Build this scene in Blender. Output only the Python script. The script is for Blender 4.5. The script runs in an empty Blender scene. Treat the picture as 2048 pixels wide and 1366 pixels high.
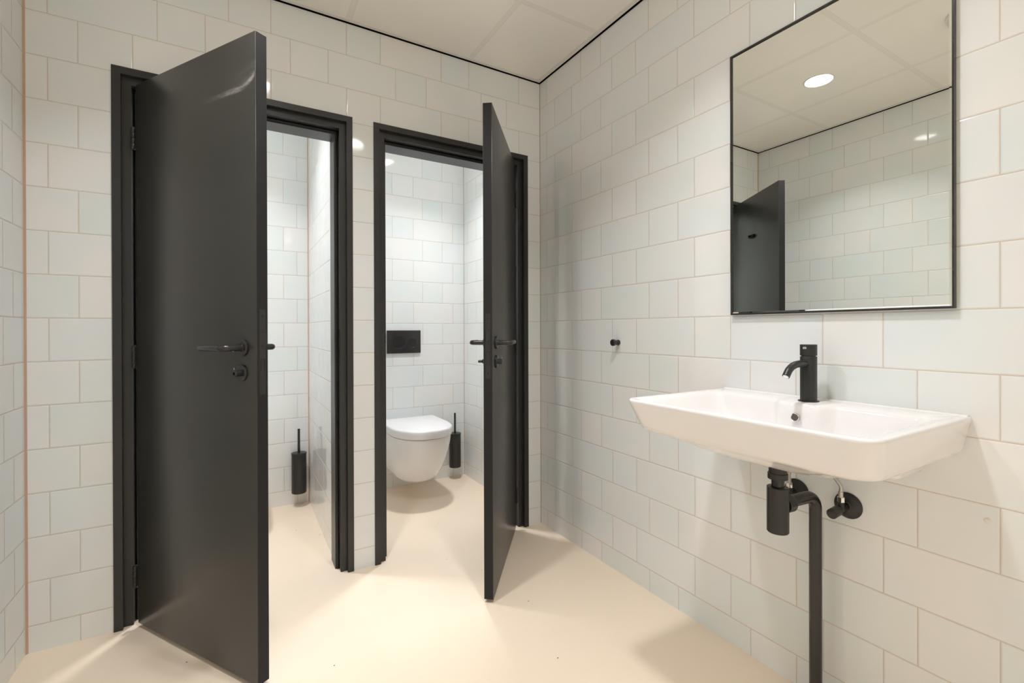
import bpy, bmesh, math, random
from mathutils import Vector, Matrix
random.seed(7)
scene = bpy.context.scene
COL = scene.collection
PI = math.pi

# ------------------------------------------------------------------ helpers
def srgb(r, g, b):
    f = lambda c: (c / 255 / 12.92) if c / 255 <= 0.04045 else ((c / 255 + 0.055) / 1.055) ** 2.4
    return (f(r), f(g), f(b), 1.0)

def tag(o, label=None, cat=None, group=None, kind=None):
    if label: o['label'] = label
    if cat: o['category'] = cat
    if group: o['group'] = group
    if kind: o['kind'] = kind
    return o

def empty(name, loc=(0, 0, 0), rz=0.0, label=None, cat=None, group=None, kind=None):
    o = bpy.data.objects.new(name, None)
    o.empty_display_size = 0.05
    o.location = loc
    o.rotation_euler = (0, 0, rz)
    COL.objects.link(o)
    return tag(o, label, cat, group, kind)

def obj(name, bm, m, parent=None, smooth=35, loc=None):
    bmesh.ops.recalc_face_normals(bm, faces=bm.faces)
    me = bpy.data.meshes.new(name)
    bm.to_mesh(me)
    bm.free()
    me.materials.append(m)
    if smooth:
        me.shade_smooth()
        me.set_sharp_from_angle(angle=math.radians(smooth))
    o = bpy.data.objects.new(name, me)
    if loc is not None:
        o.location = loc
    COL.objects.link(o)
    if parent:
        o.parent = parent
    return o

def NB():
    return bmesh.new()

def add_box(bm, x0, x1, y0, y1, z0, z1, bevel=0.0, seg=2):
    c = ((x0 + x1) / 2, (y0 + y1) / 2, (z0 + z1) / 2)
    M = Matrix.Translation(c) @ Matrix.Diagonal((abs(x1 - x0), abs(y1 - y0), abs(z1 - z0), 1))
    r = bmesh.ops.create_cube(bm, size=1.0, matrix=M)
    if bevel > 0:
        es = list({e for v in r['verts'] for e in v.link_edges})
        bmesh.ops.bevel(bm, geom=es, offset=bevel, segments=seg, affect='EDGES', profile=0.5)
    return bm

def frame_of(d):
    d = Vector(d).normalized()
    a = Vector((0, 0, 1)) if abs(d.z) < 0.9 else Vector((1, 0, 0))
    x = a.cross(d).normalized()
    y = d.cross(x).normalized()
    return x, y, d

def add_rings(bm, rings, close_start=True, close_end=True, cyclic=True):
    vs = [[bm.verts.new(p) for p in r] for r in rings]
    n = len(vs[0])
    for a, b in zip(vs[:-1], vs[1:]):
        for i in range(n if cyclic else n - 1):
            j = (i + 1) % n
            try:
                bm.faces.new((a[i], a[j], b[j], b[i]))
            except ValueError:
                pass
    if close_start:
        bm.faces.new(vs[0][::-1])
    if close_end:
        bm.faces.new(vs[-1])
    return bm

def add_lathe(bm, prof, origin=(0, 0, 0), axis=(0, 0, 1), seg=40, caps=True):
    """prof: list of (radius, height along the axis)"""
    x, y, d = frame_of(axis)
    o = Vector(origin)
    rings = []
    for r, h in prof:
        rings.append([o + d * h + (x * math.cos(2 * PI * i / seg) + y * math.sin(2 * PI * i / seg)) * max(r, 1e-5) for i in range(seg)])
    return add_rings(bm, rings, caps, caps)

def add_cyl(bm, p0, p1, r, r1=None, seg=32, ch=0.0):
    p0, p1 = Vector(p0), Vector(p1)
    L = (p1 - p0).length
    r1 = r if r1 is None else r1
    if ch > 0:
        prof = [(r - ch, 0), (r - ch * 0.3, ch * 0.3), (r, ch), (r1, L - ch), (r1 - ch * 0.3, L - ch * 0.3), (r1 - ch, L)]
    else:
        prof = [(r, 0), (r1, L)]
    return add_lathe(bm, prof, p0, p1 - p0, seg)

def smooth_path(pts, n=10):
    """Catmull-Rom through the points"""
    P = [Vector(p) for p in pts]
    P = [P[0] * 2 - P[1]] + P + [P[-1] * 2 - P[-2]]
    out = []
    for i in range(1, len(P) - 2):
        a, b, c, d = P[i - 1:i + 3]
        for k in range(n):
            t = k / n
            out.append(0.5 * ((2 * b) + (c - a) * t + (2 * a - 5 * b + 4 * c - d) * t * t + (3 * b - a - 3 * c + d) * t ** 3))
    out.append(P[-2])
    return out

def arc_path(p0, corner, p1, rad, n=10):
    """p0 -> corner -> p1 with a circular fillet"""
    p0, c, p1 = Vector(p0), Vector(corner), Vector(p1)
    a, b = (p0 - c).normalized(), (p1 - c).normalized()
    ang = a.angle(b)
    t = rad / math.tan(ang / 2)
    s, e = c + a * t, c + b * t
    cen = c + (a + b).normalized() * (rad / math.sin(ang / 2))
    out = [p0]
    u, v = s - cen, e - cen
    th = u.angle(v)
    for k in range(n + 1):
        f = k / n
        out.append(cen + (u * math.sin((1 - f) * th) + v * math.sin(f * th)) / math.sin(th))
    out.append(p1)
    return out

def add_tube(bm, pts, r, seg=20):
    pts = [Vector(p) for p in pts]
    rr = r if isinstance(r, (list, tuple)) else [r] * len(pts)
    x, y, d = frame_of(pts[1] - pts[0])
    rings = []
    for i, p in enumerate(pts):
        t = (pts[min(i + 1, len(pts) - 1)] - pts[max(i - 1, 0)]).normalized()
        x = (x - t * x.dot(t)).normalized()
        y = t.cross(x)
        rings.append([p + (x * math.cos(2 * PI * k / seg) + y * math.sin(2 * PI * k / seg)) * rr[i] for k in range(seg)])
    return add_rings(bm, rings)

# ------------------------------------------------------------------ materials
def new_mat(name):
    m = bpy.data.materials.new(name)
    m.use_nodes = True
    nt = m.node_tree
    return m, nt, nt.nodes['Principled BSDF']

class G:
    """tiny node-graph helper"""
    def __init__(s, nt): s.nt = nt
    def node(s, t, **kw):
        n = s.nt.nodes.new(t)
        for k, v in kw.items(): setattr(n, k, v)
        return n
    def put(s, sock, v):
        if hasattr(v, 'is_output') or isinstance(v, bpy.types.NodeSocket): s.nt.links.new(v, sock)
        else: sock.default_value = v
    def m(s, op, a, b=0.0, c=0.0):
        n = s.node('ShaderNodeMath', operation=op)
        s.put(n.inputs[0], a); s.put(n.inputs[1], b); s.put(n.inputs[2], c)
        return n.outputs[0]
    def mixf(s, f, a, b):
        n = s.node('ShaderNodeMix', data_type='FLOAT')
        s.put(n.inputs[0], f); s.put(n.inputs[2], a); s.put(n.inputs[3], b)
        return n.outputs[0]
    def mixc(s, f, a, b, bt='MIX'):
        n = s.node('ShaderNodeMix', data_type='RGBA', blend_type=bt)
        s.put(n.inputs[0], f); s.put(n.inputs[6], a); s.put(n.inputs[7], b)
        return n.outputs[2]
    def smooth(s, v, lo, hi, o0=0.0, o1=1.0):
        n = s.node('ShaderNodeMapRange', interpolation_type='SMOOTHSTEP')
        s.put(n.inputs[0], v); s.put(n.inputs[1], lo); s.put(n.inputs[2], hi); s.put(n.inputs[3], o0); s.put(n.inputs[4], o1)
        return n.outputs[0]
    def noise(s, vec, scale, detail=3.0, rough=0.5):
        n = s.node('ShaderNodeTexNoise')
        if vec is not None: s.put(n.inputs['Vector'], vec)
        n.inputs['Scale'].default_value = scale
        n.inputs['Detail'].default_value = detail
        n.inputs['Roughness'].default_value = rough
        return n
    def ramp(s, f, stops, interp='LINEAR'):
        n = s.node('ShaderNodeValToRGB')
        n.color_ramp.interpolation = interp
        el = n.color_ramp.elements
        while len(el) < len(stops): el.new(0.5)
        for e, (p, c) in zip(el, stops): e.position = p; e.color = c
        s.put(n.inputs[0], f)
        return n.outputs[0]

ROW = 0.15            # tile course height
UNIT = 0.15114        # one tile module along the wall; courses alternate a single and a double tile
Z0 = -0.09111 + ROW   # height of the first bed joint = 0.0911 - (course cut at the floor)
Z0 = 0.09111

def plain(name, col, rough=0.5, metal=0.0, spec=0.5, bump=0.0, bscale=200.0):
    m, nt, b = new_mat(name)
    b.inputs['Base Color'].default_value = col
    b.inputs['Roughness'].default_value = rough
    b.inputs['Metallic'].default_value = metal
    b.inputs['Specular IOR Level'].default_value = spec
    g = G(nt)
    tc = g.node('ShaderNodeTexCoord')
    n0 = g.noise(tc.outputs['Object'], 6.0, 1.0)
    nt.links.new(g.smooth(n0.outputs[0], 0.3, 0.7, max(rough - 0.015, 0.0), rough + 0.015), b.inputs['Roughness'])
    n = g.noise(tc.outputs['Object'], bscale, 2.0)
    if bump > 0:
        bn = g.node('ShaderNodeBump')
        bn.inputs['Strength'].default_value = bump
        bn.inputs['Distance'].default_value = 0.001
        nt.links.new(n.outputs[0], bn.inputs['Height'])
        nt.links.new(bn.outputs[0], b.inputs['Normal'])
    return m

def tile_mat(name, axis, org_odd, org_even, seed, single_first=True):
    """glazed wall tiles: courses of single and double tiles, each with its own tint and a slight tilt of its glaze"""
    m, nt, b = new_mat(name)
    g = G(nt)
    tc = g.node('ShaderNodeTexCoord')
    sp = g.node('ShaderNodeSeparateXYZ')
    nt.links.new(tc.outputs['Object'], sp.inputs[0])
    cu = sp.outputs[axis]
    zr = g.m('DIVIDE', g.m('SUBTRACT', sp.outputs[2], Z0), ROW)
    row = g.m('FLOOR', zr)
    fz = g.m('SUBTRACT', zr, row)
    par = g.m('FLOORED_MODULO', row, 2.0)
    org = g.mixf(par, org_even, org_odd)
    u = g.m('DIVIDE', g.m('SUBTRACT', cu, org), 3 * UNIT)
    ci = g.m('FLOOR', u)
    lu = g.m('MULTIPLY', g.m('SUBTRACT', u, ci), 3.0)
    dbl = g.m('GREATER_THAN', lu, 1.0)
    d1 = g.m('MINIMUM', lu, g.m('ABSOLUTE', g.m('SUBTRACT', 1.0, lu)))
    d2 = g.m('MINIMUM', d1, g.m('SUBTRACT', 3.0, lu))
    du = g.m('MULTIPLY', d2, UNIT)
    dz = g.m('MULTIPLY', g.m('MINIMUM', fz, g.m('SUBTRACT', 1.0, fz)), ROW)
    d = g.m('MINIMUM', du, dz)
    grout = g.smooth(d, 0.0009, 0.0016, 1.0, 0.0)
    cid = g.node('ShaderNodeCombineXYZ')
    g.put(cid.inputs[0], g.m('ADD', row, 0.37)); g.put(cid.inputs[1], g.m('ADD', g.m('ADD', g.m('MULTIPLY', ci, 2.0), dbl), 0.37)); cid.inputs[2].default_value = seed
    wn = g.node('ShaderNodeTexWhiteNoise', noise_dimensions='3D')
    nt.links.new(cid.outputs[0], wn.inputs['Vector'])
    tint = g.ramp(wn.outputs['Value'], [
        (0.00, srgb(228, 236, 234)), (0.20, srgb(233, 238, 237)), (0.38, srgb(231, 237, 240)),
        (0.54, srgb(236, 240, 240)), (0.72, srgb(238, 239, 239)), (0.88, srgb(239, 238, 238)), (1.0, srgb(236, 238, 235))])
    # cloudy glaze inside each tile
    mp = g.node('ShaderNodeVectorMath', operation='ADD')
    sc = g.node('ShaderNodeVectorMath', operation='SCALE')
    nt.links.new(wn.outputs['Color'], sc.inputs[0]); sc.inputs['Scale'].default_value = 20.0
    nt.links.new(tc.outputs['Object'], mp.inputs[0]); nt.links.new(sc.outputs[0], mp.inputs[1])
    cl = g.noise(mp.outputs[0], 5.0, 2.0, 0.4)
    cloud = g.ramp(cl.outputs[0], [(0.32, srgb(230, 237, 238)), (0.68, srgb(242, 239, 237))])
    col = g.mixc(0.45, tint, cloud)
    col = g.mixc(grout, col, srgb(213, 200, 186))
    nt.links.new(col, b.inputs['Base Color'])
    rough = g.mixf(grout, 0.07, 0.8)
    nt.links.new(rough, b.inputs['Roughness'])
    b.inputs['Specular IOR Level'].default_value = 0.45
    # per-tile tilt + softly waving glaze + pillowed edges
    geo = g.node('ShaderNodeNewGeometry')
    cen = g.node('ShaderNodeVectorMath', operation='SUBTRACT')
    nt.links.new(wn.outputs['Color'], cen.inputs[0]); cen.inputs[1].default_value = (0.5, 0.5, 0.5)
    til = g.node('ShaderNodeVectorMath', operation='SCALE')
    nt.links.new(cen.outputs[0], til.inputs[0]); til.inputs['Scale'].default_value = 0.016
    nn = g.node('ShaderNodeVectorMath', operation='ADD')
    nt.links.new(geo.outputs['Normal'], nn.inputs[0]); nt.links.new(til.outputs[0], nn.inputs[1])
    nz = g.node('ShaderNodeVectorMath', operation='NORMALIZE')
    nt.links.new(nn.outputs[0], nz.inputs[0])
    wav = g.noise(tc.outputs['Object'], 9.0, 1.0, 0.4)
    edge = g.smooth(d, 0.0006, 0.0045, 0.0, 1.0)
    h = g.m('ADD', g.m('MULTIPLY', edge, 0.0008), g.m('MULTIPLY', wav.outputs[0], 0.0011))
    bp = g.node('ShaderNodeBump')
    bp.inputs['Strength'].default_value = 1.0
    bp.inputs['Distance'].default_value = 1.0
    nt.links.new(h, bp.inputs['Height']); nt.links.new(nz.outputs[0], bp.inputs['Normal'])
    nt.links.new(bp.outputs[0], b.inputs['Normal'])
    return m

def floor_mat():
    m, nt, b = new_mat('cream_resin_floor')
    g = G(nt)
    tc = g.node('ShaderNodeTexCoord')
    n1 = g.noise(tc.outputs['Object'], 2.2, 4.0, 0.55)
    n2 = g.noise(tc.outputs['Object'], 260.0, 2.0, 0.6)
    c = g.ramp(n1.outputs[0], [(0.3, srgb(244, 227, 206)), (0.7, srgb(248, 231, 211))])
    c = g.mixc(0.05, c, n2.outputs['Color'], 'SOFT_LIGHT')
    nt.links.new(c, b.inputs['Base Color'])
    r = g.smooth(n1.outputs[0], 0.3, 0.7, 0.36, 0.46)
    nt.links.new(r, b.inputs['Roughness'])
    b.inputs['Specular IOR Level'].default_value = 0.35
    bp = g.node('ShaderNodeBump'); bp.inputs['Strength'].default_value = 0.12; bp.inputs['Distance'].default_value = 0.001
    nt.links.new(n2.outputs[0], bp.inputs['Height']); nt.links.new(bp.outputs[0], b.inputs['Normal'])
    return m

GX = (-1.637, -1.04, -0.44)
GY = (1.17, 0.6, -0.02 - 0.5, -1.145, -1.765, -2.385, -3.005, -3.625, -4.245)
def ceil_mat():
    m, nt, b = new_mat('mineral_ceiling_panels')
    g = G(nt)
    tc = g.node('ShaderNodeTexCoord')
    sp = g.node('ShaderNodeSeparateXYZ'); nt.links.new(tc.outputs['Object'], sp.inputs[0])
    d = None
    for ax, L in ((0, GX), (1, GY)):
        for v in L:
            a = g.m('ABSOLUTE', g.m('SUBTRACT', sp.outputs[ax], v))
            d = a if d is None else g.m('MINIMUM', d, a)
    bar = g.smooth(d, 0.0085, 0.0125, 1.0, 0.0)
    ln = g.smooth(g.m('ABSOLUTE', g.m('SUBTRACT', d, 0.0115)), 0.0005, 0.0014, 1.0, 0.0)
    n = g.noise(tc.outputs['Object'], 420.0, 3.0, 0.7)
    n2 = g.noise(tc.outputs['Object'], 3.0, 2.0, 0.5)
    c = g.ramp(n2.outputs[0], [(0.3, srgb(244, 241, 236)), (0.7, srgb(247, 244, 239))])
    c = g.mixc(g.m('MULTIPLY', bar, 0.9), c, srgb(239, 236, 230))
    c = g.mixc(g.m('MULTIPLY', ln, 0.35), c, srgb(196, 188, 176))
    nt.links.new(c, b.inputs['Base Color'])
    b.inputs['Roughness'].default_value = 0.9
    b.inputs['Specular IOR Level'].default_value = 0.15
    bp = g.node('ShaderNodeBump'); bp.inputs['Strength'].default_value = 0.1; bp.inputs['Distance'].default_value = 0.001
    nt.links.new(n.outputs[0], bp.inputs['Height']); nt.links.new(bp.outputs[0], b.inputs['Normal'])
    return m

def leaf_mat(scuffed):
    m, nt, b = new_mat('black_door_laminate_scuffed' if scuffed else 'black_door_laminate')
    g = G(nt)
    tc = g.node('ShaderNodeTexCoord')
    P = tc.outputs['Object']
    n = g.noise(P, 3.0, 4.0, 0.6)
    fine = g.noise(P, 500.0, 2.0, 0.6)
    col = g.ramp(n.outputs[0], [(0.3, srgb(54, 53, 51)), (0.7, srgb(60, 59, 56))])
    rough = g.smooth(n.outputs[0], 0.3, 0.7, 0.285, 0.315)
    if scuffed:
        sp = g.node('ShaderNodeSeparateXYZ'); nt.links.new(P, sp.inputs[0])
        x, z = sp.outputs[0], sp.outputs[2]
        st = g.node('ShaderNodeMapping'); st.inputs['Scale'].default_value = (7, 30, 26); st.inputs['Rotation'].default_value = (0, -0.2, 0)
        nt.links.new(P, st.inputs[0])
        ns = g.noise(st.outputs[0], 1.6, 6.0, 0.72)
        # dusty arc near the free top corner: it dips to the left of the corner
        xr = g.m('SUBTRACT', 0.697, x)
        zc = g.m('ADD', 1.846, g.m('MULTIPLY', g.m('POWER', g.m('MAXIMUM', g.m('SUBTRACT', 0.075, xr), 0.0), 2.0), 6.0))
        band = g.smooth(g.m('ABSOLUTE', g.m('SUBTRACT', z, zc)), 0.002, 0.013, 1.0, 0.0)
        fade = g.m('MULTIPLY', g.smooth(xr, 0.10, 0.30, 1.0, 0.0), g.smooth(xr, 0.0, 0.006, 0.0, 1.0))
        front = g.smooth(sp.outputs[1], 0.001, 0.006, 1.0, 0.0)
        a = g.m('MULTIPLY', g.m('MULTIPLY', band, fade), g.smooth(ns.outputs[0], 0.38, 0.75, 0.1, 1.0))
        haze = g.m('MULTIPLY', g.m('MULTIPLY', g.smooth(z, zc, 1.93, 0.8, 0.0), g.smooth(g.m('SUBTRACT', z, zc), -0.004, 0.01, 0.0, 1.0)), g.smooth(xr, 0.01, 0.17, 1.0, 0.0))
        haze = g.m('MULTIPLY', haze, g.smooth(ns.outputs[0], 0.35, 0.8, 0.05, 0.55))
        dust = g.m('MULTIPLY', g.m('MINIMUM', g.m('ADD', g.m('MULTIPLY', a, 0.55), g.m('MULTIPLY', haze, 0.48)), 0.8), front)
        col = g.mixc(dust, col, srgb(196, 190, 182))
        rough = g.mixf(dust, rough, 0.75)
    nt.links.new(col, b.inputs['Base Color'])
    nt.links.new(rough, b.inputs['Roughness'])
    b.inputs['Specular IOR Level'].default_value = 0.5
    bp = g.node('ShaderNodeBump'); bp.inputs['Strength'].default_value = 0.06; bp.inputs['Distance'].default_value = 0.0006
    nt.links.new(fine.outputs[0], bp.inputs['Height']); nt.links.new(bp.outputs[0], b.inputs['Normal'])
    return m

def emit_mat(name, col, strength):
    m, nt, b = new_mat(name)
    b.inputs['Base Color'].default_value = (0.8, 0.8, 0.8, 1)
    b.inputs['Emission Color'].default_value = col
    b.inputs['Emission Strength'].default_value = strength
    return m

M_frame = plain('black_steel_paint', srgb(44, 44, 44), 0.36, bump=0.03, bscale=600)
M_leaf = leaf_mat(False)
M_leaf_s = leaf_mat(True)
M_edge = plain('dark_edge_band', srgb(40, 39, 40), 0.55, spec=0.2)
M_black = plain('matte_black_metal', srgb(40, 39, 38), 0.38)
M_blk_satin = plain('black_satin_hardware', srgb(44, 43, 43), 0.26)
M_blk_gloss = plain('black_gloss_plastic', srgb(24, 24, 25), 0.12)
M_hook = plain('dull_black_hook', srgb(17, 17, 18), 0.6, spec=0.15)
M_over = plain('grey_overflow_cap', srgb(104, 101, 101), 0.35, metal=0.6)
M_rubber = plain('black_rubber', srgb(26, 26, 26), 0.42)
M_ceramic = plain('white_sanitary_glaze', srgb(240, 238, 238), 0.08, spec=0.5, bscale=20)
M_seat = plain('white_seat_plastic', srgb(242, 241, 243), 0.16, bscale=20)
M_chrome = plain('chrome', (0.82, 0.80, 0.77, 1), 0.14, metal=1.0)
M_braid = plain('braided_steel', (0.55, 0.53, 0.50, 1), 0.3, metal=1.0, bump=0.6, bscale=900)
M_dark = plain('dark_void', srgb(10, 10, 10), 0.9, spec=0.1)
M_white = plain('white_enamel', srgb(232, 229, 224), 0.35)
M_seal = plain('salmon_corner_sealant', srgb(206, 172, 150), 0.5)
M_seal2 = plain('beige_corner_grout', srgb(190, 172, 150), 0.7)
M_plug = plain('white_plastic_plug', srgb(235, 230, 222), 0.4)
m, nt, b = new_mat('silvered_mirror_glass')
b.inputs['Base Color'].default_value = (0.86, 0.885, 0.85, 1)
b.inputs['Metallic'].default_value = 1.0
b.inputs['Roughness'].default_value = 0.004
M_mirror = m
M_room_light = emit_mat('led_diffuser_room', (1.0, 0.99, 0.97, 1), 32.0)
M_stall_light = emit_mat('led_diffuser_stall', (1.0, 0.99, 0.97, 1), 32.0)

# ------------------------------------------------------------------ dimensions
W = 2.0905            # width of the room (left wall at x=-W, right wall at x=0)
HC = 2.4912           # ceiling
YF = -4.60            # wall behind the camera
YS = 1.052            # rear wall of the stalls
TW = 0.15             # thickness of the wall with the doors
XP0, XP1 = -1.0826, -0.985   # partition between the stalls
HW = 2.60             # walls run on above the hung ceiling
FR = [(-1.8615, -1.0215), (-0.9270, -0.0850)]   # outer x of the two door frames
FZ = 2.063

# ------------------------------------------------------------------ setting
tag(obj('floor', add_box(NB(), -W - 0.12, 0.12, YF - 0.12, YS + 0.12, -0.08, 0.0), floor_mat(), smooth=0),
    'cream seamless resin floor of the washroom', 'floor', kind='structure')

T_back = tile_mat('tiles_back', 0, -0.9224 * 0.15, -2.4513 * 0.15, 1.3)
T_right = tile_mat('tiles_right', 1, -6.4942 * 0.15, -4.9949 * 0.15, 2.7)
T_left = tile_mat('tiles_left', 1, -0.0906, -0.3173, 4.1)
T_front = tile_mat('tiles_front', 0, -0.6, -0.83, 5.9)
T_st1 = tile_mat('tiles_stall_left', 0, -1.149, -1.376, 6.3)
T_st2 = tile_mat('tiles_stall_right', 0, -0.545, -0.3255, 8.8)
T_part = tile_mat('tiles_partition', 1, 0.905 - UNIT * 3, 0.905 - UNIT * 1.5, 9.2)

bm = NB()
def wall_piece(x0, x1, z0, z1):
    add_box(bm, x0, x1, 0.0, TW, z0, z1)
op = [(a + 0.012, b_ - 0.012) for a, b_ in FR]
zt = FZ - 0.012
wall_piece(-W, op[0][0], 0, zt); wall_piece(op[0][1], op[1][0], 0, zt); wall_piece(op[1][1], 0, 0, zt); wall_piece(-W, 0, zt, HW)
tag(obj('wall_back', bm, T_back, smooth=0), 'pale glazed tile wall holding the two black stall doors', 'wall', kind='structure')
tag(obj('wall_right', add_box(NB(), 0, 0.1, YF, YS, 0, HW), T_right, smooth=0), 'pale glazed tile wall carrying the mirror and washbasin', 'wall', kind='structure')
tag(obj('wall_left', add_box(NB(), -W - 0.1, -W, YF, YS, 0, HW), T_left, smooth=0), 'pale glazed tile wall left of the tall open door', 'wall', kind='structure')
tag(obj('wall_front', add_box(NB(), -W - 0.1, 0.1, YF - 0.1, YF, 0, HW), T_front, smooth=0), 'pale tiled wall facing the stall doors', 'wall', kind='structure')
tag(obj('wall_stall_left', add_box(NB(), -W - 0.1, XP1 - 0.03, YS, YS + 0.1, 0, HW), T_st1, smooth=0), 'bright tiled rear wall of the left stall behind the toilet brush', 'wall', kind='structure')
tag(obj('wall_stall_right', add_box(NB(), XP1 - 0.03, 0.1, YS, YS + 0.1, 0, HW), T_st2, smooth=0), 'bright tiled rear wall with the black flush plate', 'wall', kind='structure')
tag(obj('wall_partition', add_box(NB(), XP0, XP1, TW, YS, 0, HW), T_part, smooth=0), 'glossy tiled partition between the two toilet stalls', 'wall', kind='structure')

# hung ceiling with a dark shadow gap round its edge
GAP = 0.0105
bm = NB()
add_box(bm, -W + GAP, -GAP, YF + GAP, -GAP, HC, HC + 0.02)
add_box(bm, -W + GAP, XP0 - GAP, TW + GAP, YS - GAP, HC, HC + 0.02)
add_box(bm, XP1 + GAP, -GAP, TW + GAP, YS - GAP, HC, HC + 0.02)
tag(obj('ceiling', bm, ceil_mat(), smooth=0), 'hung ceiling of off-white square panels', 'ceiling', kind='structure')
tag(obj('ceiling_void', add_box(NB(), -W - 0.12, 0.12, YF - 0.12, YS + 0.12, HW, HW + 0.03), M_dark, smooth=0), 'dark void above the hung ceiling', 'ceiling', kind='structure')
# white edge angle
def edge_trim(name, x0, x1, y0, y1, label):
    bm = NB()
    w, t = 0.019, 0.0035
    x0 += GAP - 0.002; x1 -= GAP - 0.002; y0 += GAP - 0.002; y1 -= GAP - 0.002
    rings = []
    for dx, z in ((0, HC + 0.02), (0, HC - t), (w, HC - t), (w, HC + 0.001)):
        rings.append([(x0 + dx, y0 + dx, z), (x1 - dx, y0 + dx, z), (x1 - dx, y1 - dx, z), (x0 + dx, y1 - dx, z)])
    add_rings(bm, rings, False, False)
    return tag(obj(name, bm, M_white, smooth=0), label, 'trim', kind='structure')
edge_trim('trim_1', -W, 0, YF, 0, 'white edge angle round the washroom ceiling')
edge_trim('trim_2', -W, XP0, TW, YS, 'white edge angle of the left stall ceiling')
edge_trim('trim_3', XP1, 0, TW, YS, 'white edge angle of the right stall ceiling')
def gap_shade_strip(name, x0, x1, y0, y1, label):  # black strip along the wall: the gap's shade put into its colour
    bm = NB()
    x0 += 0.0006; x1 -= 0.0006; y0 += 0.0006; y1 -= 0.0006
    rings = []
    for dx, z in ((0, HC - 0.0075), (0.0012, HC - 0.0075), (0.0012, HC + 0.014), (GAP, HC + 0.014)):
        rings.append([(x0 + dx, y0 + dx, z), (x1 - dx, y0 + dx, z), (x1 - dx, y1 - dx, z), (x0 + dx, y1 - dx, z)])
    add_rings(bm, rings, False, False)
    return tag(obj(name, bm, M_dark, smooth=0), label, 'trim', kind='structure')
gap_shade_strip('trim_10', -W, 0, YF, 0, 'black strip standing in for the shade in the washroom ceiling gap')
gap_shade_strip('trim_11', -W, XP0, TW, YS, 'black strip standing in for the shade in the left stall ceiling gap')
gap_shade_strip('trim_12', XP1, 0, TW, YS, 'black strip standing in for the shade in the right stall ceiling gap')
# corner sealant beads
def bead(name, x, y, sx, sy, w, m, label):
    bm = NB()
    rings = []
    for z in (0.001, HC - 0.008):
        rings.append([(x, y, z), (x + sx * w, y, z), (x + sx * w * 0.35, y + sy * w * 0.35, z), (x, y + sy * w, z)])
    add_rings(bm, rings)
    tag(obj(name, bm, m, smooth=60), label, 'sealant', kind='structure')
bead('trim_4', -W, 0, 1, -1, 0.0058, M_seal, 'salmon sealant bead in the corner left of the tall door')
bead('trim_5', 0, 0, -1, -1, 0.003, M_seal2, 'beige sealant bead in the corner right of the doors')
bead('trim_6', XP0, YS, -1, -1, 0.0045, M_seal, 'salmon sealant bead in the left stall corner')
bead('trim_7', 0, YS, -1, -1, 0.003, M_seal2, 'beige sealant bead in the right stall corner')

# ------------------------------------------------------------------ door frames
def door_frame(name, xo, xr, label, latch_right):
    prof = [(0.0, 0.0), (0.0, -0.006), (0.026, -0.006), (0.026, 0.016), (0.054, 0.016), (0.054, 0.058), (0.070, 0.058), (0.070, 0.160), (-0.012, 0.160), (-0.012, 0.1502), (0.012, 0.1502), (0.012, 0.0)]
    def sweep(bm, prof):
        rings = []
        rings.append([(xo + d, y, 0.0005) for d, y in prof])
        rings.append([(xo + d, y, FZ - d) for d, y in prof])
        rings.append([(xr - d, y, FZ - d) for d, y in prof])
        rings.append([(xr - d, y, 0.0005) for d, y in prof])
        return add_rings(bm, rings)
    root = empty(name, ((xo + xr) / 2, 0, 0), 0, label, 'door frame', kind='structure')
    off = Vector((-(xo + xr) / 2, 0, 0))
    o = obj('frame_profile', sweep(NB(), prof), M_frame, root, smooth=30, loc=off)
    gk = [(0.0545 + 0.0045 * (1 - math.cos(a)), 0.0575 - 0.0065 * math.sin(a)) for a in [PI * k / 6 for k in range(7)]]
    obj('gasket', sweep(NB(), gk), M_rubber, root, smooth=60, loc=off)
    sgn = -1 if latch_right else 1
    xl = (xr - 0.054) if latch_right else (xo + 0.054)
    bm = NB(); add_box(bm, xl + sgn * 0.0002, xl + sgn * 0.0016, 0.018, 0.036, 0.94, 1.10, 0.0005, 1)
    add_box(bm, xl + sgn * 0.0016, xl + sgn * 0.005, 0.0155, 0.021, 1.035, 1.075, 0.001, 1)
    obj('strike_plate', bm, M_blk_satin, root, loc=off)
    xb = (xr - 0.062) if latch_right else (xo + 0.062)
    for z in (0.42, 1.55):
        obj('buffer', add_cyl(NB(), (xb, 0.0578, z), (xb, 0.0535, z), 0.004, seg=14, ch=0.001), M_rubber, root, loc=off)
    return root
door_frame('trim_8', FR[0][0], FR[0][1], 'black steel frame of the left stall doorway', True)
door_frame('trim_9', FR[1][0], FR[1][1], 'black steel frame of the right stall doorway', False)

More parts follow.
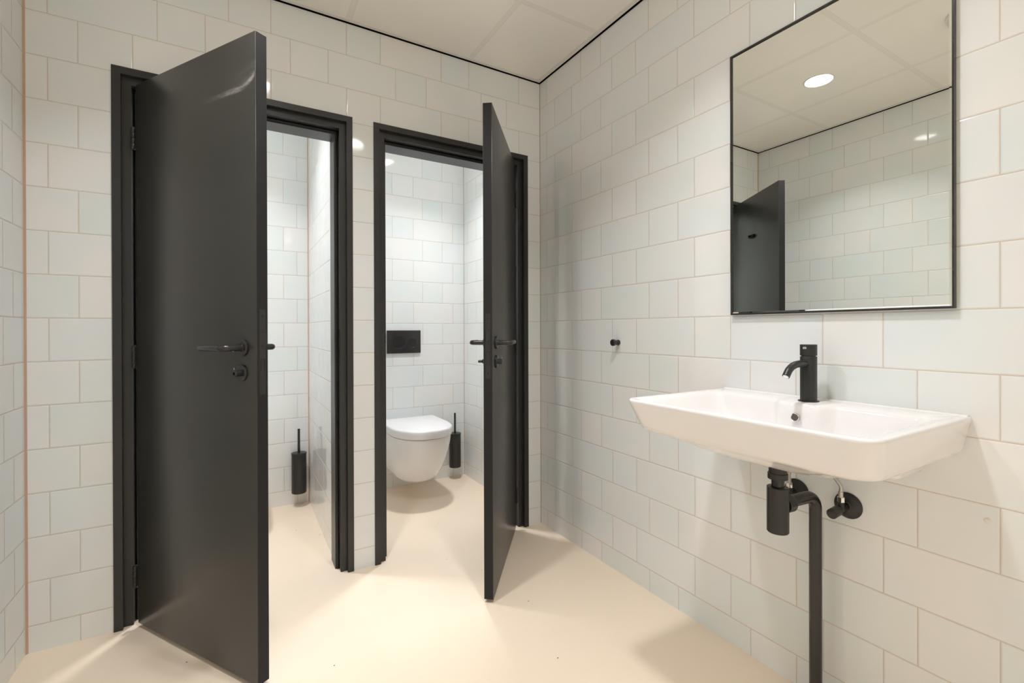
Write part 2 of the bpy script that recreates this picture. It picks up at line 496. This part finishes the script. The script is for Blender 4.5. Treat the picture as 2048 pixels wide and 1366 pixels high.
# ------------------------------------------------------------------ doors
def make_door(name, piv, ang, sx, label, m_leaf):
    """leaf runs from the hinge along local x (sx = +1 or -1); its room side is at y=0, its stall side at y=T"""
    L, T, zb, ztp = 0.697, 0.038, 0.0135, 2.006
    root = empty(name, (piv[0], piv[1], 0), ang, label, 'door', kind='structure')
    bm = NB(); add_box(bm, min(0, sx * L), max(0, sx * L), 0, T, zb, ztp, 0.0022, 2)
    leaf = obj('door_leaf', bm, m_leaf, root)
    bm = NB(); add_box(bm, min(sx * L, sx * (L + 0.0012)), max(sx * L, sx * (L + 0.0012)), 0.0022, T - 0.0022, zb + 0.0022, ztp - 0.0022)
    obj('edge_band', bm, M_edge, root, 0)
    def X(v): return sx * v
    xh, zh, zl = L - 0.062, 1.043, 0.965
    for side in (-1, 1):                       # -1 room side, +1 stall side
        y0 = 0.0 if side < 0 else T
        n = side
        def Y(v): return y0 + n * v
        bm = NB()
        pth = arc_path((X(xh), Y(0.008), zh), (X(xh), Y(0.063), zh), (X(xh - 0.118), Y(0.063), zh), 0.014, 8)
        # mitred return towards the door at the grip end
        pth = pth[:-1] + [Vector((X(xh - 0.112), Y(0.063), zh)), Vector((X(xh - 0.124), Y(0.0615), zh))]
        add_tube(bm, pth, [0.0098] * (len(pth) - 1) + [0.0075], 22)
        h = obj('lever_handle', bm, M_blk_satin, root, 50)
        bm = NB(); add_lathe(bm, [(0.0258, 0), (0.0262, 0.001), (0.0262, 0.0065), (0.0235, 0.0092), (0.0125, 0.0096), (0.0120, 0.0125)], (X(xh), Y(0), zh), (0, n, 0), 48)
        obj('handle_rose', bm, M_blk_satin, h)
        add_screw = NB(); add_cyl(add_screw, (X(xh - 0.003), Y(0.03), zh - 0.0092), (X(xh - 0.003), Y(0.03), zh - 0.0106), 0.0026, seg=12)
        obj('grub_screw', add_screw, M_chrome, h)
        bm = NB(); add_lathe(bm, [(0.0258, 0), (0.0262, 0.001), (0.0262, 0.0065), (0.0235, 0.0092), (0.012, 0.0096)], (X(L - 0.067), Y(0), zl), (0, n, 0), 48)
        lr = obj('lock_rose', bm, M_blk_satin, root)
        bm = NB()
        if side < 0:                           # emergency release with a coin slot
            add_lathe(bm, [(0.0105, 0.009), (0.0105, 0.026), (0.0092, 0.0275), (0.0055, 0.0275), (0.0055, 0.024)], (X(L - 0.067), Y(0), zl), (0, n, 0), 30)
            obj('lock_knob', bm, M_blk_satin, lr)
            bm = NB(); add_box(bm, X(L - 0.067) - 0.0012, X(L - 0.067) + 0.0012, Y(0.0262), Y(0.0272), zl + 0.0115, zl + 0.018)
            obj('indicator_mark', bm, M_chrome, lr)
        else:                                  # thumb turn
            add_lathe(bm, [(0.009, 0.009), (0.009, 0.016), (0.007, 0.018)], (X(L - 0.067), Y(0), zl), (0, n, 0), 30)
            add_box(bm, X(L - 0.067) - 0.013, X(L - 0.067) + 0.013, min(Y(0.015), Y(0.034)), max(Y(0.015), Y(0.034)), zl - 0.0052, zl + 0.0052, 0.0035, 3)
            obj('thumb_turn', bm, M_blk_satin, lr)
    # lock case edge plate with latch and bolt in the free edge
    bm = NB(); add_box(bm, X(L), X(L + 0.0018), 0.009, 0.029, 0.90, 1.16, 0.0006, 1)
    ep = obj('lock_edge_plate', bm, M_black, root)
    bm = NB()
    xa = X(L + 0.0012)
    v = [(xa, 0.0125, 1.052), (xa, 0.0255, 1.052), (xa, 0.0255, 1.087), (xa, 0.0125, 1.087), (xa + sx * 0.011, 0.0215, 1.052), (xa + sx * 0.011, 0.0255, 1.052), (xa + sx * 0.011, 0.0255, 1.087), (xa + sx * 0.011, 0.0215, 1.087)]
    vv = [bm.verts.new(p) for p in v]
    for f in ((0, 1, 2, 3), (4, 5, 6, 7), (0, 1, 5, 4), (1, 2, 6, 5), (2, 3, 7, 6), (3, 0, 4, 7)): bm.faces.new([vv[i] for i in f])
    obj('latch', bm, M_blk_satin, ep)
    bm = NB()
    for y in (0.0135, 0.0245): add_box(bm, xa + sx * 0.0002, xa + sx * 0.0016, y - 0.0007, y + 0.0007, 0.955, 1.008)
    for z in (0.955, 1.008): add_box(bm, xa + sx * 0.0002, xa + sx * 0.0016, 0.0128, 0.0252, z - 0.0007, z + 0.0007)
    obj('bolt_slot', bm, M_blk_satin, ep)
    for z in (1.14, 0.92):
        obj('screw', add_cyl(NB(), (xa + sx * 0.0006, 0.019, z), (xa + sx * 0.0013, 0.019, z), 0.004, seg=16), M_blk_satin, ep)
    # hinges
    ca, sa = math.cos(-ang), math.sin(-ang)
    for z in (1.808, 1.0, 0.186):
        dxw, dyw = (-0.0085, 0.0035) if sx > 0 else (0.0085, 0.0035)
        hx, hy = dxw * ca - dyw * sa, dxw * sa + dyw * ca
        bm = NB()
        for k in range(4):
            add_cyl(bm, (hx, hy, z - 0.04 + k * 0.02), (hx, hy, z - 0.0208 + k * 0.02), 0.0068, seg=20, ch=0.0007)
        hg = obj('hinge', bm, M_black, root)
        bm = NB()
        add_cyl(bm, (hx, hy, z + 0.0395), (hx, hy, z + 0.0425), 0.0056, seg=18, ch=0.0012)
        add_cyl(bm, (hx, hy, z - 0.0425), (hx, hy, z - 0.0395), 0.0056, seg=18, ch=0.0012)
        obj('hinge_pin', bm, M_blk_satin, hg)
        bm = NB()
        d = Vector((0, 0.02, 0)) - Vector((hx, hy, 0))
        e = Vector((hx, hy, 0))
        nrm = Vector((-d.y, d.x, 0)).normalized() * 0.0012
        rings = [[e + nrm + Vector((0, 0, zz)), e - nrm + Vector((0, 0, zz)), e + d - nrm + Vector((0, 0, zz)), e + d + nrm + Vector((0, 0, zz))] for zz in (z - 0.038, z + 0.038)]
        add_rings(bm, rings)
        obj('hinge_plate', bm, M_black, hg, 0)
    # coat hook on the stall side
    bm = NB()
    xk = X(L - 0.335)
    add_box(bm, xk - 0.038, xk + 0.030, T, T + 0.014, 1.7195, 1.7385, 0.0025, 2)
    add_cyl(bm, (xk - 0.012, T + 0.012, 1.729), (xk - 0.012, T + 0.026, 1.731), 0.0055, seg=18, ch=0.001)
    obj('coat_hook', bm, M_hook, root, 40)
    return root
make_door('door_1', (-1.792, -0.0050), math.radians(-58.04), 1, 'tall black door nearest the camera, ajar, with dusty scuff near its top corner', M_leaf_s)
make_door('door_2', (-0.1700, -0.0080), math.radians(52.2), -1, 'black door standing ajar before the stall with the visible toilet', M_leaf)

# ------------------------------------------------------------------ mirror
def right_panel():
    Y0, Y1, Zb, Zt, D = -1.806, -1.2135, 1.1440, 2.033, 0.0145
    root = empty('wall_mirror', (0, (Y0 + Y1) / 2, Zb), 0, 'large rectangular wall mirror in a thin black frame above the washbasin', 'mirror')
    off = Vector((0, -(Y0 + Y1) / 2, -Zb))
    bm = NB()
    w = 0.0042
    rings = []
    for d, x in ((0, -0.0005), (0, -D), (w, -D), (w, -D + 0.004)):
        rings.append([(x, Y0 + d, Zb + d), (x, Y1 - d, Zb + d), (x, Y1 - d, Zt - d), (x, Y0 + d, Zt - d)])
    add_rings(bm, rings, False, False)
    obj('mirror_frame', bm, M_blk_satin, root, 0, off)
    bm = NB()
    bw = 0.0055
    rings = []
    a0, a1, c0, c1 = Y0 + w, Y1 - w, Zb + w, Zt - w
    for d, x in ((0, -D + 0.0038), (bw, -D + 0.0022)):
        rings.append([(x, a0 + d, c0 + d), (x, a1 - d, c0 + d), (x, a1 - d, c1 - d), (x, a0 + d, c1 - d)])
    add_rings(bm, rings, False, True)
    obj('mirror_glass', bm, M_mirror, root, 0, off)
right_panel()

# ------------------------------------------------------------------ washbasin
YC = -1.5075
def rrect(x0, x1, y0, y1, z, rf, rb=0.004, nl=44, nc=8, pad=0.0, pw=0.05):
    """ring: starts at the rear right, rear edge is x1 (towards the wall); rf = front corner radius, rb = rear"""
    pts = []
    def corner(cx, cy, r, a0):
        for k in range(nc + 1):
            a = a0 + (PI / 2) * k / nc
            pts.append(Vector((cx + r * math.cos(a), cy + r * math.sin(a), z)))
    def line(p, q):
        for k in range(1, nl):
            t = k / nl
            pts.append(Vector((p[0] + (q[0] - p[0]) * t, p[1] + (q[1] - p[1]) * t, z)))
    corner(x1 - rb, y1 - rb, rb, 0)
    line((x1 - rb, y1), (x0 + rf, y1))
    corner(x0 + rf, y1 - rf, rf, PI / 2)
    line((x0, y1 - rf), (x0, y0 + rf))
    corner(x0 + rf, y0 + rf, rf, PI)
    line((x0 + rf, y0), (x1 - rb, y0))
    corner(x1 - rb, y0 + rb, rb, 1.5 * PI)
    line((x1, y0 + rb), (x1, y1 - rb))
    if pad:
        for p in pts:
            if p.x > (x0 + x1) / 2:
                t = abs(p.y - YC)
                s = 1 - min(max((t - pw) / 0.034, 0), 1)
                p.x -= pad * s * s * (3 - 2 * s)
    return pts

def circ_ring(ref, cx, cy, r, z):
    out = []
    for p in ref:
        a = math.atan2(p.y - cy, p.x - cx)
        out.append(Vector((cx + r * math.cos(a), cy + r * math.sin(a), z)))
    return out

DX = -0.222            # drain
def washbasin():
    root = empty('washbasin', (0, YC, 0.72), 0, 'wide white ceramic washbasin hung on the tiles under the mirror', 'washbasin')
    off = Vector((0, -YC, -0.72))
    x1 = -0.0008
    R = []
    def s(h, x0, z, rf, rb=0.004, xb=x1): R.append(rrect(x0, xb, YC - h, YC + h, z, rf, rb))
    ref = rrect(-0.29, -0.02, YC - 0.2, YC + 0.2, 0.727, 0.09, 0.04)
    R.append(circ_ring(ref, DX, YC, 0.02, 0.7380))
    R.append(circ_ring(ref, DX, YC, 0.045, 0.7380))
    s(0.110, -0.285, 0.7400, 0.09, 0.05)
    s(0.160, -0.320, 0.7460, 0.11, 0.03)
    s(0.210, -0.352, 0.7580, 0.11, 0.008)
    s(0.250, -0.386, 0.7750, 0.10, 0.004)
    s(0.282, -0.416, 0.7895, 0.08, 0.004)
    s(0.301, -0.436, 0.7975, 0.055, 0.004)
    s(0.308, -0.446, 0.8045, 0.044, 0.004)
    s(0.3115, -0.4515, 0.815, 0.040)
    s(0.3240, -0.4735, 0.872, 0.034)
    s(0.3262, -0.4768, 0.8805, 0.034)
    s(0.3264, -0.4772, 0.8850, 0.033)
    s(0.3252, -0.4758, 0.8880, 0.032)
    s(0.3225, -0.4728, 0.8898, 0.030)
    s(0.3190, -0.4695, 0.8902, 0.028)
    # basin opening; the rear deck is deeper at the middle, where the tap stands
    def b(h, x0, xb, z, rf, pad, rb=0.03): R.append(rrect(x0, xb, YC - h, YC + h, z, rf, rb, pad=pad))
    b(0.296, -0.462, -0.096, 0.8890, 0.020, 0.030)
    b(0.292, -0.459, -0.101, 0.8868, 0.020, 0.030)
    b(0.284, -0.4545, -0.106, 0.8790, 0.022, 0.029)
    b(0.266, -0.447, -0.111, 0.850, 0.028, 0.026)
    b(0.240, -0.437, -0.117, 0.818, 0.040, 0.022, 0.04)
    b(0.214, -0.420, -0.124, 0.797, 0.055, 0.020, 0.05)
    b(0.185, -0.395, -0.135, 0.786, 0.06, 0.012, 0.05)
    b(0.130, -0.340, -0.160, 0.780, 0.07, 0.0, 0.06)
    R.append(circ_ring(ref, DX, YC, 0.036, 0.776))
    R.append(circ_ring(ref, DX, YC, 0.030, 0.772))
    R.append(circ_ring(ref, DX, YC, 0.026, 0.760))
    bm = NB(); add_rings(bm, R)
    obj('basin', bm, M_ceramic, root, 40, off)
    bm = NB(); add_box(bm, -0.150, x1, YC - 0.240, YC + 0.240, 0.7375, 0.800, 0.016, 4)
    obj('mounting_block', bm, M_ceramic, root, 40, off)
    # low ridge along the wall
    bm = NB()
    prof = [(-0.0008, 0.886), (-0.0008, 0.8925), (-0.003, 0.8932), (-0.009, 0.8925), (-0.016, 0.8903), (-0.020, 0.886)]
    add_rings(bm, [[(x, y, z) for x, z in prof] for y in (YC - 0.3212, YC + 0.3212)])
    obj('rear_ridge', bm, M_ceramic, root, 60, off)
    # overflow
    c, ax = Vector((-0.1435, YC + 0.004, 0.850)), Vector((-0.97, 0, 0.17))
    bm = NB(); add_lathe(bm, [(0.0095, -0.004), (0.0118, 0.0016), (0.0105, 0.0028), (0.0093, 0.002)], c, ax, 36, False)
    o = obj('overflow_ring', bm, M_chrome, root, 50, off)
    bm = NB(); add_lathe(bm, [(0.0098, 0.0010), (0.004, 0.0011)], c, ax, 36)
    obj('overflow_hole', bm, M_over, o, 0, (0, 0, 0))
    bm = NB(); add_lathe(bm, [(0.034, 0.0), (0.034, 0.002), (0.030, 0.004), (0.005, 0.006)], (DX, YC, 0.775), (0, 0, 1), 40)
    obj('drain_plug', bm, M_blk_satin, root, 40, off)
washbasin()

def tap():
    x, y, z = -0.074, -1.5035, 0.8882
    root = empty('tap', (x, y, z), 0, 'slim black cold water tap standing at the rear of the washbasin', 'tap')
    obj('base_ring', add_lathe(NB(), [(0.0262, 0), (0.0268, 0.001), (0.0268, 0.0032), (0.0255, 0.0042), (0.02, 0.0043)], (0, 0, 0), (0, 0, 1), 48), M_black, root)
    obj('tap_body', add_lathe(NB(), [(0.0215, 0.004), (0.0215, 0.1285), (0.0208, 0.1295), (0.018, 0.1295), (0.018, 0.1318), (0.017, 0.1318)], (0, 0, 0), (0, 0, 1), 48), M_black, root)
    cap = obj('push_button', add_lathe(NB(), [(0.017, 0.1318), (0.0207, 0.1318), (0.0217, 0.1325), (0.0217, 0.1622), (0.0208, 0.1634), (0.004, 0.1636)], (0, 0, 0), (0, 0, 1), 48), M_black, root)
    bm = NB(); add_box(bm, -0.0222, -0.0205, -0.0055, 0.0045, 0.151, 0.157, 0.0006, 1)
    obj('indicator', bm, M_chrome, cap)
    pth = smooth_path([(-0.012, 0, 0.1085), (-0.045, 0, 0.1100), (-0.075, 0, 0.1065), (-0.098, 0, 0.0955), (-0.114, 0, 0.0780)], 8)
    sp = obj('spout', add_tube(NB(), pth, 0.0098, 24), M_black, root, 50)
    d = (pth[-1] - pth[-2]).normalized()
    obj('aerator', add_cyl(NB(), pth[-1] - d * 0.002, pth[-1] + d * 0.0012, 0.0074, seg=24), M_chrome, sp)
tap()

def bottle_trap():
    y = -1.5005
    root = empty('bottle_trap', (DX, y, 0.54), 0, 'black bottle trap with waste pipe running down to the floor', 'drain trap')
    off = Vector((-DX, -y, -0.54))
    ax = (0, 0, 1)
    o = (DX, y, 0)
    obj('waste_flange', add_lathe(NB(), [(0.028, 0.7379), (0.031, 0.7368), (0.031, 0.7300), (0.026, 0.7250), (0.0225, 0.7240), (0.0225, 0.7060)], o, ax, 40), M_black, root, 35, off)
    obj('slip_nut', add_lathe(NB(), [(0.018, 0.7085), (0.0240, 0.7080), (0.0250, 0.7070), (0.0250, 0.6925), (0.0240, 0.6915), (0.015, 0.6915)], o, ax, 40), M_black, root, 35, off)
    obj('tailpipe', add_lathe(NB(), [(0.0162, 0.700), (0.0162, 0.664)], o, ax, 36), M_blk_gloss, root, 35, off)
    obj('trap_bottle', add_lathe(NB(), [(0.0165, 0.6702), (0.0262, 0.6700), (0.0272, 0.6690), (0.0272, 0.5505), (0.0255, 0.5482), (0.01, 0.5480)], o, ax, 48), M_black, root, 35, off)
    za = 0.6215
    xp, yp = -0.060, -1.5145
    d = Vector((xp - DX, yp - y, 0)).normalized()
    c0 = Vector((DX, y, za))
    obj('outlet_collar', add_lathe(NB(), [(0.0235, 0.022), (0.0235, 0.050), (0.022, 0.053), (0.0175, 0.054)], c0 - Vector((0, 0, 0.0035)), d, 40), M_black, root, 40, off)
    pth = arc_path(c0 + d * 0.04, Vector((xp, yp, za)), Vector((xp, yp, 0.002)), 0.038, 12)
    obj('waste_pipe', add_tube(NB(), pth, 0.0163, 28), M_blk_satin, root, 50, off)
    obj('floor_collar', add_lathe(NB(), [(0.034, 0.0008), (0.034, 0.004), (0.022, 0.010), (0.0168, 0.011)], (xp, yp, 0), ax, 40), M_black, root, 40, off)
bottle_trap()

def angle_valve(y, label, hose_to):
    z = 0.5990
    root = empty('angle_valve', (0, y, z), 0, label, 'valve', 'angle valves under the basin')
    obj('rosette', add_lathe(NB(), [(0.0360, 0.0005), (0.0365, 0.002), (0.0350, 0.0045), (0.024, 0.010), (0.013, 0.0125), (0.0105, 0.016)], (0, 0, 0), (-1, 0, 0), 48), M_black, root, 40)
    bm = NB(); add_cyl(bm, (-0.010, 0, 0), (-0.062, 0, -0.003), 0.0095, seg=28, ch=0.001)
    add_cyl(bm, (-0.042, 0, 0), (-0.042, 0, 0.018), 0.0088, seg=24, ch=0.0008)
    obj('valve_body', bm, M_black, root, 40)
    bm = NB(); add_cyl(bm, (-0.058, 0, -0.003), (-0.092, 0, -0.006), 0.0135, seg=32, ch=0.0012)
    obj('valve_knob', bm, M_black, root, 40)
    bm = NB(); add_cyl(bm, (-0.042, 0, 0.018), (-0.042, 0, 0.031), 0.0092, seg=6)
    obj('compression_nut', bm, M_chrome, root, 20)
    bm = NB(); add_cyl(bm, (-0.042, 0, 0.031), (-0.042, 0, 0.046), 0.0062, seg=20)
    p = smooth_path([(-0.042, 0, 0.044), (-0.042, 0.001 if hose_to > 0 else -0.001, 0.062), (-0.046, 0.35 * hose_to, 0.085), (-0.055, 0.75 * hose_to, 0.110), (-0.060, hose_to, 0.1370)], 8)
    add_tube(bm, p, 0.0046, 14)
    obj('supply_hose', bm, M_braid, root, 50)
angle_valve(-1.5725, 'black angle valve right of the waste pipe with silver hose', 0.05)
angle_valve(-1.4300, 'black angle valve half hidden behind the bottle trap', -0.05)

# small things on the right wall
o = empty('robe_hook', (0, -0.640, 1.037), 0, 'small black cylindrical hook alone on the tiles left of the washbasin', 'hook')
obj('hook_base', add_cyl(NB(), (-0.0004, 0, 0), (-0.006, 0, 0), 0.0125, seg=32, ch=0.0012), M_black, o)
obj('hook_peg', add_lathe(NB(), [(0.0105, 0.005), (0.0105, 0.024), (0.0138, 0.0265), (0.0150, 0.028), (0.0150, 0.037), (0.0138, 0.0385)], (0, 0, 0), (-1, 0, 0), 36), M_black, o)
bm = NB(); add_lathe(bm, [(0.0058, 0.0003), (0.0060, 0.0016), (0.004, 0.0030), (0.0012, 0.0032)], (0, 0, 0), (-1, 0, 0), 24)
o = obj('wall_plug', bm, M_plug, None, 40, (0, -1.8606, 0.6548))
tag(o, 'tiny white plug in a drill hole low on the tiles right of the basin', 'wall plug')

# ------------------------------------------------------------------ toilets
def dring(hw, yf, yb, z, xc, n=64, ex=2.35):
    """D-shaped outline: straight sides from the wall, rounded front"""
    fl = min(hw * 1.42, (yb - yf) * 0.8)
    ys = yf + fl
    pts = []
    m_ = n // 2
    for k in range(m_ + 1):
        a = PI * k / m_            # right side -> front -> left side
        c, s = math.cos(a), math.sin(a)
        px = hw * math.copysign(abs(c) ** (2 / ex), c)
        py = ys - fl * abs(s) ** (2 / ex)
        pts.append(Vector((xc + px, py, z)))
    for k in range(1, 9): pts.append(Vector((xc - hw, ys + (yb - ys) * k / 8, z)))
    for k in range(1, 12): pts.append(Vector((xc - hw + 2 * hw * k / 12, yb, z)))
    for k in range(0, 8): pts.append(Vector((xc + hw, yb + (ys - yb) * k / 8, z)))
    return pts

def toilet(label):
    root = empty('toilet', (0, YS, 0.13), 0, label, 'toilet', 'wall hung toilets in the stalls')
    off = Vector((0, -YS, -0.13))
    yb = YS - 0.001
    bm = NB()
    R = []
    for hw, yf, z, ex in ((0.060, 0.720, 0.1275, 2.0), (0.100, 0.678, 0.1280, 2.05), (0.119, 0.652, 0.1330, 2.1), (0.134, 0.624, 0.150, 2.15), (0.149, 0.592, 0.182, 2.2),
                          (0.164, 0.556, 0.230, 2.25), (0.175, 0.525, 0.285, 2.3), (0.183, 0.502, 0.340, 2.3), (0.188, 0.487, 0.390, 2.35), (0.1900, 0.481, 0.420, 2.35), (0.1900, 0.481, 0.4320, 2.35), (0.180, 0.491, 0.4340, 2.35)):
        R.append(dring(hw, yf, yb, z, 0, ex=ex))
    add_rings(bm, R)
    obj('toilet_bowl', bm, M_ceramic, root, 50, off)
    R = []
    for d, z in ((0.012, 0.4385), (0.0015, 0.4388), (0.0, 0.4415), (0.0, 0.4790), (0.0015, 0.4840), (0.0055, 0.4875), (0.012, 0.4890)):
        R.append(dring(0.1955 - d, 0.4690 + d, 1.000 - d, z, 0))
    bm = NB(); add_rings(bm, R)
    obj('toilet_lid', bm, M_seat, root, 40, off)
    bm = NB()
    for sx in (-1, 1): add_cyl(bm, (sx * 0.05, 1.012, 0.462), (sx * 0.11, 1.012, 0.462), 0.013, seg=20, ch=0.002)
    add_box(bm, -0.12, 0.12, 1.000, 1.026, 0.4348, 0.456, 0.003, 2)
    obj('lid_hinge', bm, M_seat, root, 40, off)
    return root

def copy_tree(o, parent=None):
    c = o.copy()
    COL.objects.link(c)
    if parent: c.parent = parent
    for ch in [x for x in bpy.data.objects if x.parent == o]:
        copy_tree(ch, c)
    return c

def copy_thing(o, loc, label):
    c = copy_tree(o)
    c.location = loc
    c['label'] = label
    return c

t2 = toilet('white wall hung toilet with closed lid under the black flush plate')
t2.location.x = -0.466
copy_thing(t2, (-1.540, YS, 0.13), 'white wall hung toilet hidden behind the tall left door')

def flush_plate(label):
    root = empty('flush_plate', (0, YS, 1.0125), 0, label, 'flush plate', 'flush plates in the stalls')
    bm = NB(); add_box(bm, -0.1205, 0.1205, -0.0135, -0.0005, -0.0805, 0.0805, 0.0022, 2)
    obj('plate', bm, M_black, root, 35)
    for x, r, z in ((-0.035, 0.046, -0.006), (0.0575, 0.0335, -0.010)):
        bm = NB(); add_lathe(bm, [(r, 0.0132), (r, 0.0148), (r - 0.0012, 0.0152), (r - 0.0024, 0.0148), (r - 0.003, 0.0139), (r * 0.4, 0.0142), (0.002, 0.0143)], (x, 0, z), (0, -1, 0), 56)
        obj('flush_button', bm, M_blk_satin, root, 50)
    return root
f2 = flush_plate('black rectangular flush plate with two round buttons above the visible toilet')
f2.location.x = -0.466
copy_thing(f2, (-1.540, YS, 1.0125), 'black flush plate with two round buttons behind the tall left door')

def brush(label):
    root = empty('toilet_brush', (0, 0, 0), 0, label, 'toilet brush', 'wall mounted toilet brushes')
    obj('holder', add_lathe(NB(), [(0.006, 0.001), (0.0395, 0), (0.0420, 0.002), (0.0425, 0.004), (0.0425, 0.240)], (0, 0, 0), (0, 0, 1), 48), M_black, root, 40)
    obj('holder_lid', add_lathe(NB(), [(0.0425, 0.2395), (0.0438, 0.240), (0.0440, 0.246), (0.0432, 0.2490), (0.035, 0.2502), (0.008, 0.2506)], (0, 0, 0), (0, 0, 1), 48), M_black, root, 40)
    obj('brush_handle', add_cyl(NB(), (0, 0, 0.248), (0, 0, 0.397), 0.0072, seg=24, ch=0.001), M_black, root, 40)
    bm = NB(); add_box(bm, -0.014, 0.014, 0.040, 0.0545, 0.14, 0.20, 0.002, 1)
    obj('wall_bracket', bm, M_black, root, 30)
    return root
b1 = brush('black toilet brush on the wall of the left stall beside the glossy partition')
b1.location = (-1.1475, YS - 0.055, 0.0855)
copy_thing(b1, (-0.1010, YS - 0.055, 0.0865), 'black toilet brush on the wall right of the visible toilet')

# ------------------------------------------------------------------ ceiling lamps and fitting
def lamp(x, y, label, m, first=None, watt=20.0, spread=125):
    if first is not None:
        return copy_thing(first, (x, y, HC), label)
    root = empty('ceiling_light', (x, y, HC), 0, label, 'ceiling light', 'round recessed ceiling lights')
    obj('trim_ring', add_lathe(NB(), [(0.0670, -0.0008), (0.0670, -0.0030), (0.0695, -0.0048), (0.0735, -0.0046), (0.0765, -0.0026), (0.0770, -0.0002)], (0, 0, 0), (0, 0, 1), 56, False), M_white, root, 60)
    obj('diffuser', add_lathe(NB(), [(0.0668, -0.0012), (0.0668, -0.0026), (0.002, -0.0028)], (0, 0, 0), (0, 0, 1), 56), m, root, 60)
    ld = bpy.data.lights.new('led_panel', 'AREA')
    ld.shape = 'DISK'; ld.size = 0.130; ld.energy = watt; ld.color = (0.985, 0.99, 1.0); ld.spread = math.radians(spread)
    lo = bpy.data.objects.new('led_panel', ld); COL.objects.link(lo)
    lo.parent = root; lo.location = (0, 0, -0.0036)
    return root
l1 = lamp(-1.356, -0.826, 'lit round ceiling light seen whole in the mirror', M_room_light, None, 7.6, 120)
lamp(-0.738, -1.450, 'lit round ceiling light over the washbasin, reflected in the glossy tiles', None, l1)
l_fill = lamp(-1.338, -3.310, 'unseen round fill light added far behind the camera near the left wall', M_room_light, None, 6.5, 80)  # unseen lamp and its copy, added to fill the shadows
copy_thing(l_fill, (-0.738, -3.930, HC), 'unseen round fill light added far behind the camera near the right wall')
l3 = lamp(-0.415, 0.395, 'lit round ceiling light inside the stall with the visible toilet', M_stall_light, None, 7.7, 106)
lamp(-1.520, 0.395, 'lit round ceiling light inside the left stall behind the tall door', None, l3)

root = empty('ceiling_fitting', (-1.338, -1.488, HC), 0, 'white domed ceiling fitting cut by the right edge of the mirror', 'ceiling fitting')
obj('mounting_ring', add_lathe(NB(), [(0.100, -0.0005), (0.100, -0.010), (0.094, -0.013), (0.09, -0.013)], (0, 0, 0), (0, 0, 1), 48), M_white, root, 40)
obj('dome', add_lathe(NB(), [(0.092 * math.cos(a), -0.012 - 0.075 * math.sin(a)) for a in [PI / 2 * k / 12 for k in range(12)]] + [(0.002, -0.087)], (0, 0, 0), (0, 0, 1), 48), M_white, root, 60)

# crumbs left on the floor
bm = NB()
for px, py, r in ((-0.95, -0.98, 0.0028), (-0.56, -0.95, 0.0032), (-0.47, -0.62, 0.0032), (-0.62, -0.12, 0.0025), (-0.52, -0.3, 0.0022), (-1.2, 0.62, 0.003), (-1.1, 0.48, 0.0025), (-1.205, -0.6, 0.0034), (-1.62, -0.33, 0.003), (-0.5, 0.3, 0.0022)):
    s_ = 1 + random.random()
    bmesh.ops.create_icosphere(bm, subdivisions=1, radius=r * 0.7, matrix=Matrix.Translation((px, py, r * 0.26)) @ Matrix.Rotation(random.random() * 3, 4, 'Z') @ Matrix.Diagonal((s_, 0.8, 0.4, 1)))
tag(obj('debris', bm, plain('grey_crumbs', srgb(120, 104, 86), 0.8), smooth=0), 'tiny grey crumbs scattered over the cream floor', 'debris', kind='stuff')

# ------------------------------------------------------------------ camera
cam = bpy.data.cameras.new('camera')
co = bpy.data.objects.new('camera', cam)
COL.objects.link(co)
F, CX, CY = 942.904, 1042.492, 661.254
cam.sensor_fit = 'HORIZONTAL'
cam.sensor_width = 36.0
cam.lens = F / 2048 * 36.0
cam.shift_x = -(CX - 1024) / 2048
cam.shift_y = -(683 - CY) / 2048
cam.clip_start = 0.01
r_ = Vector((0.85699026, -0.51532342, -0.00307685))
u_ = Vector((0.00380236, 0.00035271, 0.99999271))
w_ = Vector((0.51531857, 0.85699571, -0.00226171))
Mx = Matrix(((r_.x, u_.x, -w_.x), (r_.y, u_.y, -w_.y), (r_.z, u_.z, -w_.z))).to_4x4()
Mx.translation = Vector((-1.4712577, -2.2350297, 1.0966083))
co.matrix_world = Mx
scene.camera = co

# ------------------------------------------------------------------ world and colour
w = bpy.data.worlds.new('world')
scene.world = w
w.use_nodes = True
w.node_tree.nodes['Background'].inputs[0].default_value = (0.9, 0.93, 1.0, 1)
w.node_tree.nodes['Background'].inputs[1].default_value = 0.0
scene.view_settings.view_transform = 'Standard'
scene.view_settings.look = 'None'
scene.view_settings.gamma = 1.0
scene.view_settings.use_curve_mapping = False
scene.view_settings.exposure = -0.06
scene.cycles.max_bounces = 16
scene.cycles.diffuse_bounces = 10
scene.cycles.glossy_bounces = 8
scene.cycles.use_denoising = True
scene.cycles.sample_clamp_indirect = 8.0
